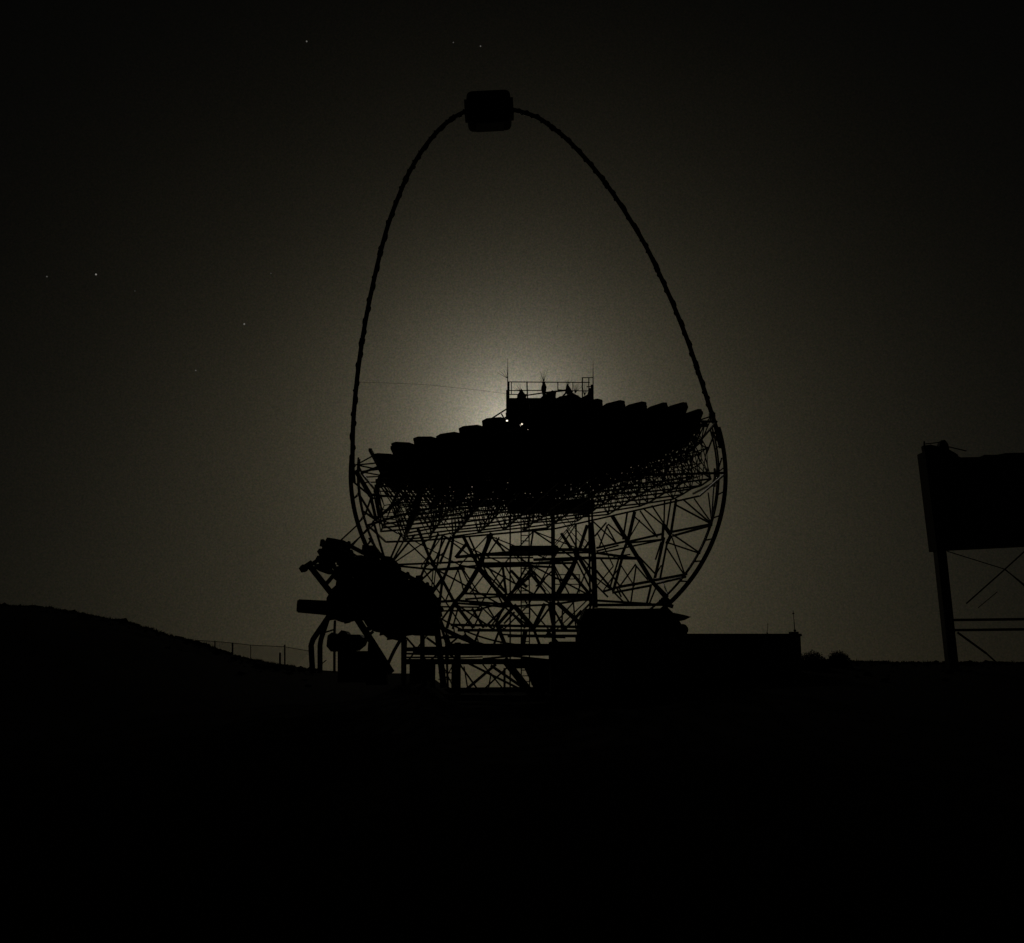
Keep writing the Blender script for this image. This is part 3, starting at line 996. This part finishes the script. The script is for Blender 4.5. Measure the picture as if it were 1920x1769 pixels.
m = MB(); m.tube(at(569, 1066, 29.5), at(571, 1066, 30.1), 0.11, 12); m.build('arm_joint', M_DARK, sm, smooth=True)
for (x, y, w, h) in ((604, 1018, 10, 12), (700, 1034, 12, 10), (716, 1043, 10, 8), (764, 1082, 14, 8), (786, 1083, 16, 7), (808, 1106, 10, 12), (822, 1128, 9, 14), (655, 1036, 14, 9),
                     (733, 1196, 16, 9), (716, 1188, 10, 8), (766, 1190, 12, 6), (690, 1180, 9, 8), (824, 1150, 10, 16), (618, 1160, 14, 8), (650, 1166, 10, 7)):
    poly('bracket', ((x - w / 2, y + h / 2), (x - w / 2 + 2, y - h / 2), (x + w / 2 - 3, y - h / 2 - 1), (x + w / 2, y + h / 2 - 2)), 30.2, 0.25, sm)
LEGS = [((622, 1148), (583, 1205), (586, 1262), 10.5), ((618, 1150), (600, 1205), (600, 1262), 9.5), ((668, 1158), (695, 1200), (734, 1262), 13), ((752, 1198), (738, 1222), (720, 1262), 6.5),
        ((757, 1186), (757, 1220), (757, 1275), 10), ((792, 1186), (792, 1220), (792, 1275), 9), ((817, 1160), (822, 1200), (832, 1290), 12), ((628, 1165), (627, 1190), (627, 1262), 5)]
for a, b, c, t in LEGS:
    m = MB(); m.path([at(*a, 30.8), at(a[0] * .1 + b[0] * .9, a[1] * .1 + b[1] * .9, 30.5), at(b[0] * .9 + c[0] * .1, b[1] * .9 + c[1] * .1, 30.4), at(*c, 30.3)], prad(t, 30.4), 8)
    m.build('leg', M_DARK, sm)
for seg in ((610, 1186, 626, 1181, 3, 30.3), (604, 1190, 592, 1186, 3, 30.4), (600, 1212, 596, 1240, 2, 30.3), (612, 1238, 600, 1248, 2, 30.3), (700, 1184, 682, 1200, 6, 30.6), (690, 1230, 700, 1215, 4, 30.6)):
    line(sm, seg, 'brace', U_DARK, 1.0)
poly('gear_box', ((614, 1192), (622, 1186), (632, 1190), (640, 1182), (648, 1184), (652, 1190), (674, 1190), (684, 1200), (680, 1210), (668, 1220), (645, 1222), (620, 1222), (612, 1212)), 30.6, 0.7, sm)
poly('control_cabinet', ((633, 1221), (692, 1221), (692, 1250), (690, 1280), (633, 1280)), 30.8, 0.5, sm)
poly('base_frame', ((690, 1206), (700, 1204), (724, 1250), (724, 1285), (686, 1285)), 31.0, 0.4, sm)

# ------------------------------------------------------------------ control cabin with a flat roof
cY = 43.5
b0, b1 = at(1033, 1200, cY), at(1501, 1193, cY)
cab = thing('control_cabin', 'long flat roofed control cabin, black against the sky right of the big dish', 'building', Vector(((b0.x + b1.x) / 2, cY + 1.6, 0)))
xm = at(1287, 1190, cY).x
zr = at(1300, 1189, cY).z
m = MB(); m.box(((at(1087, 1200, cY).x + b1.x) / 2, cY + 1.5, (zr - 0.08) / 2 - 0.3), (b1.x - at(1087, 1200, cY).x, 3.0, zr - 0.08 + 0.6)); m.build('wall', M_WALL, cab)
m = MB(); m.box(((at(1087, 1200, cY).x + b1.x) / 2, cY + 1.5, zr - 0.04), (b1.x - at(1087, 1200, cY).x + 0.08, 3.12, 0.1)); m.build('roof', M_ROOF, cab)
zl = at(1060, 1203, cY).z
m = MB(); m.box(((b0.x + at(1087, 1200, cY).x) / 2 - 0.01, cY + 1.5, zl / 2 - 0.3), (at(1087, 1200, cY).x - b0.x - 0.02, 2.6, zl + 0.6)); m.build('annex', M_WALL, cab)
m = MB(); m.box((at(1492, 1190, cY).x, cY + 0.3, zr + 0.03), (0.3, 0.4, 0.12)); m.build('roof_box', M_DARK, cab)
m = MB(); m.box((at(1400, 1190, cY).x, cY - 0.02, 1.15), (0.9, 0.06, 2.0)); m.build('door', M_DARK, cab)
for x in (1180, 1320):
    m = MB(); m.box((at(x, 1190, cY).x, cY - 0.02, 1.6), (1.1, 0.05, 0.8)); m.build('window', M_DARK, cab)
for (x0, y0, x1, y1, r, lab) in ((1487, 1145, 1491, 1190, .022, 'thin tall antenna at the far corner of the flat cabin roof'), (1440, 1168, 1438, 1191, .014, 'faint short antenna further along the cabin roof, nearer the dish')):
    m = MB(); a, b = at(x1, y1, cY + .5), at(x0, y0, cY + .5)
    m.tube(a, b, r, 5, r * .5)
    m.tube(a.lerp(b, .12), a.lerp(b, .2), r * 2.2, 6); m.tube(a.lerp(b, .85), a.lerp(b, .9), r * 1.8, 6)
    tag(m.build('antenna', M_DARK), lab, 'antenna')

# ------------------------------------------------------------------ tall frame tower at the right edge
RY_ = 46.0
rt = thing('frame_tower', 'tall steel frame tower with a dark clad upper box, cut off by the photo edge', 'tower', Vector((at(1900, 1240, RY_).x, RY_ + 1.5, 1.2)))
poly('clad_box', ((1734, 846), (1748, 848), (1762, 853), (1786, 852), (1802, 858), (1840, 857), (1846, 853), (1870, 853), (1885, 850), (1920, 849), (2060, 842), (2060, 1017), (1920, 1023), (1800, 1029), (1757, 1032)), RY_ - 0.2, 0.9, rt, M_CLAD)
poly('parapet', ((1731, 836), (1745, 834), (1763, 838), (1778, 842), (1795, 852), (1800, 860), (1735, 858)), RY_ - 0.1, 0.25, rt, M_DARK)
poly('lamp_box', ((1762, 832), (1765, 826), (1772, 825), (1778, 833), (1780, 842), (1762, 840)), RY_, 0.3, rt, M_DARK)
for seg in ((1733, 828, 1733, 860, 3), (1733, 833, 1762, 830, 2.0), (1778, 838, 1812, 846, 2.2), (1745, 834, 1747, 858, 2)):
    line(rt, seg + (RY_,), 'guard_rail', U_STEEL, 1.0)
for (x1, x2, Y) in ((1764, 1790, RY_ + .2), (2040, 2046, RY_ + .2)):
    m = MB()
    a = at(x1 if Y < RY_ + 1 else x1 + 2, 1020, RY_); a.y = Y
    b = at(x2, 1262, RY_); b.y = Y
    m.beam(a, b, 0.40, 0.44); m.build('leg', M_STEEL, rt)
for seg in ((1786, 1163, 2044, 1160, 5), (1788, 1182, 2044, 1179, 5)):
    line(rt, seg + (RY_,), 'cross_beam', U_DARK, 1.0)
for seg in ((1776, 1034, 1885, 1068, 1.8), (1812, 1132, 1884, 1068, 3.0), (1884, 1068, 1930, 1026, 3), (1884, 1068, 1940, 1112, 2.4), (1885, 1068, 1990, 1160, 2), (1795, 1186, 1850, 1226, 4),
            (1850, 1226, 1872, 1246, 3), (1834, 1140, 1870, 1110, 1.6), (1930, 1250, 2040, 1184, 3)):
    line(rt, seg + (RY_ + 0.1,), 'cross_brace', U_DARK, 1.0)

# ------------------------------------------------------------------ fence on the left slope
FY = 56.0
fn = thing('mesh_fence', 'low wire mesh fence with thin posts on the slope left of the small telescope', 'fence', Vector((at(480, 1240, FY).x, FY, 0.9)))
TOPS = [(366, 1201), (403, 1203), (436, 1206), (470, 1210), (533, 1213), (585, 1222)]
for (x, y0, y1, t) in ((403, 1202, 1226, 3), (436, 1206, 1236, 4), (534, 1209, 1252, 3.4), (525, 1224, 1250, 4.5), (366, 1202, 1214, 1.6), (470, 1210, 1246, 1.6), (585, 1222, 1262, 1.6)):
    m = MB(); m.tube(at(x, y1, FY), at(x, y0, FY), prad(t * .9, FY), 6); m.build('post', M_STEEL, fn)
for (a, b) in zip(TOPS, TOPS[1:]):
    rod('top_wire', U_STEEL, at(*a, FY), at(*b, FY), 0.016, fn)
ms = MB()


def ftop(x):
    for (a, b), (c, d) in zip(TOPS, TOPS[1:]):
        if x <= c: return b + (d - b) * (x - a) / (c - a)
    return TOPS[-1][1]


x = 366.0
while x < 585:
    y0 = ftop(x); y1 = skyline(x) + 6
    for s in (-1, 1):
        h = y1 - y0
        xe = x + s * h
        xe = max(366, min(585, xe))
        hh = abs(xe - x)
        if hh > 1:
            ms.tube(at(x, y0, FY), at(xe, min(y0 + hh, skyline(xe) + 5), FY), 0.0045, 3)
    x += 3.2
ms.build('wire_mesh', M_WIRE, fn, kind='stuff')


# ------------------------------------------------------------------ two shrubs by the cabin
def shrub(cx, top_, w, Y, label, seed):
    rnd = random.Random(seed)
    base = at(cx, 1244, Y)
    base.z = ground_z(base.x, Y) - 0.05
    o = thing('shrub', label, 'shrub', base, None)
    H = at(cx, top_, Y).z - base.z
    W = w * 0.5 * Y / 2000
    st = MB()
    for k in range(9):
        a = rnd.uniform(0, 6.28); rr = rnd.uniform(.3, .8) * W
        st.tube(base, base + Vector((math.cos(a) * rr, math.sin(a) * rr, H * rnd.uniform(.5, .85))), 0.015, 5, 0.006)
    st.build('stem', M_WOOD, o)
    lf = MB()
    n = 3200
    for k in range(n):
        a = rnd.uniform(0, 6.28); t = rnd.random() ** .5; e = math.asin(rnd.random() ** .8)
        p = base + Vector((math.cos(a) * math.cos(e) * W * t, math.sin(a) * math.cos(e) * W * t, H * math.sin(e) * t * (1 + .12 * rnd.uniform(-1, 1)) + .02))
        d = Vector((rnd.uniform(-1, 1), rnd.uniform(-1, 1), rnd.uniform(-.2, 1))).normalized() * rnd.uniform(.05, .11)
        s = d.orthogonal().normalized() * .03
        lf.add([p - s, p + d, p + s], [[0, 1, 2]])
    lf.build('foliage', M_LEAF, o)


shrub(1524, 1224, 62, 46, 'low ragged shrub growing against the far end of the cabin', 3)
shrub(1573, 1223, 50, 48, 'rounded domed shrub on open ground past the cabin end', 5)

# ------------------------------------------------------------------ stars
STARS = [(575, 78, 1.0, 'star high in the sky, upper left of the camera box'), (850, 80, .5, 'fainter star just left of the pair line above the camera box'),
         (901, 87, .75, 'star straight above the camera box of the arch'), (180, 515, 1.6, 'brightest star, far left at mid height of the sky'),
         (88, 519, .6, 'dim star at the far left, beside the brightest one'), (253, 546, .25, 'very faint star right of and below the brightest one'),
         (508, 513, .35, 'faint star at mid height, nearest the arch on its left'), (458, 608, 1.1, 'bright star above the lone low star, left of the arch'),
         (367, 695, .6, 'lowest star, left of the arch above the dark slope'), (1045, 612, .3, 'faint star inside the arch above the platform')]
for (x, y, s, lab) in STARS:
    D = 2600.0
    p = at(x, y, D)
    bm = bmesh.new()
    bmesh.ops.create_icosphere(bm, subdivisions=2, radius=1.35 + 0.7 * min(s, 1.2))
    me = bpy.data.meshes.new('star'); bm.to_mesh(me); bm.free()
    me.materials.append(emit_mat('starlight', (1.0, 0.95, 0.86), 0.12 * s))
    o = bpy.data.objects.new('star', me); COL.objects.link(o); o.location = p
    tag(o, lab, 'star')
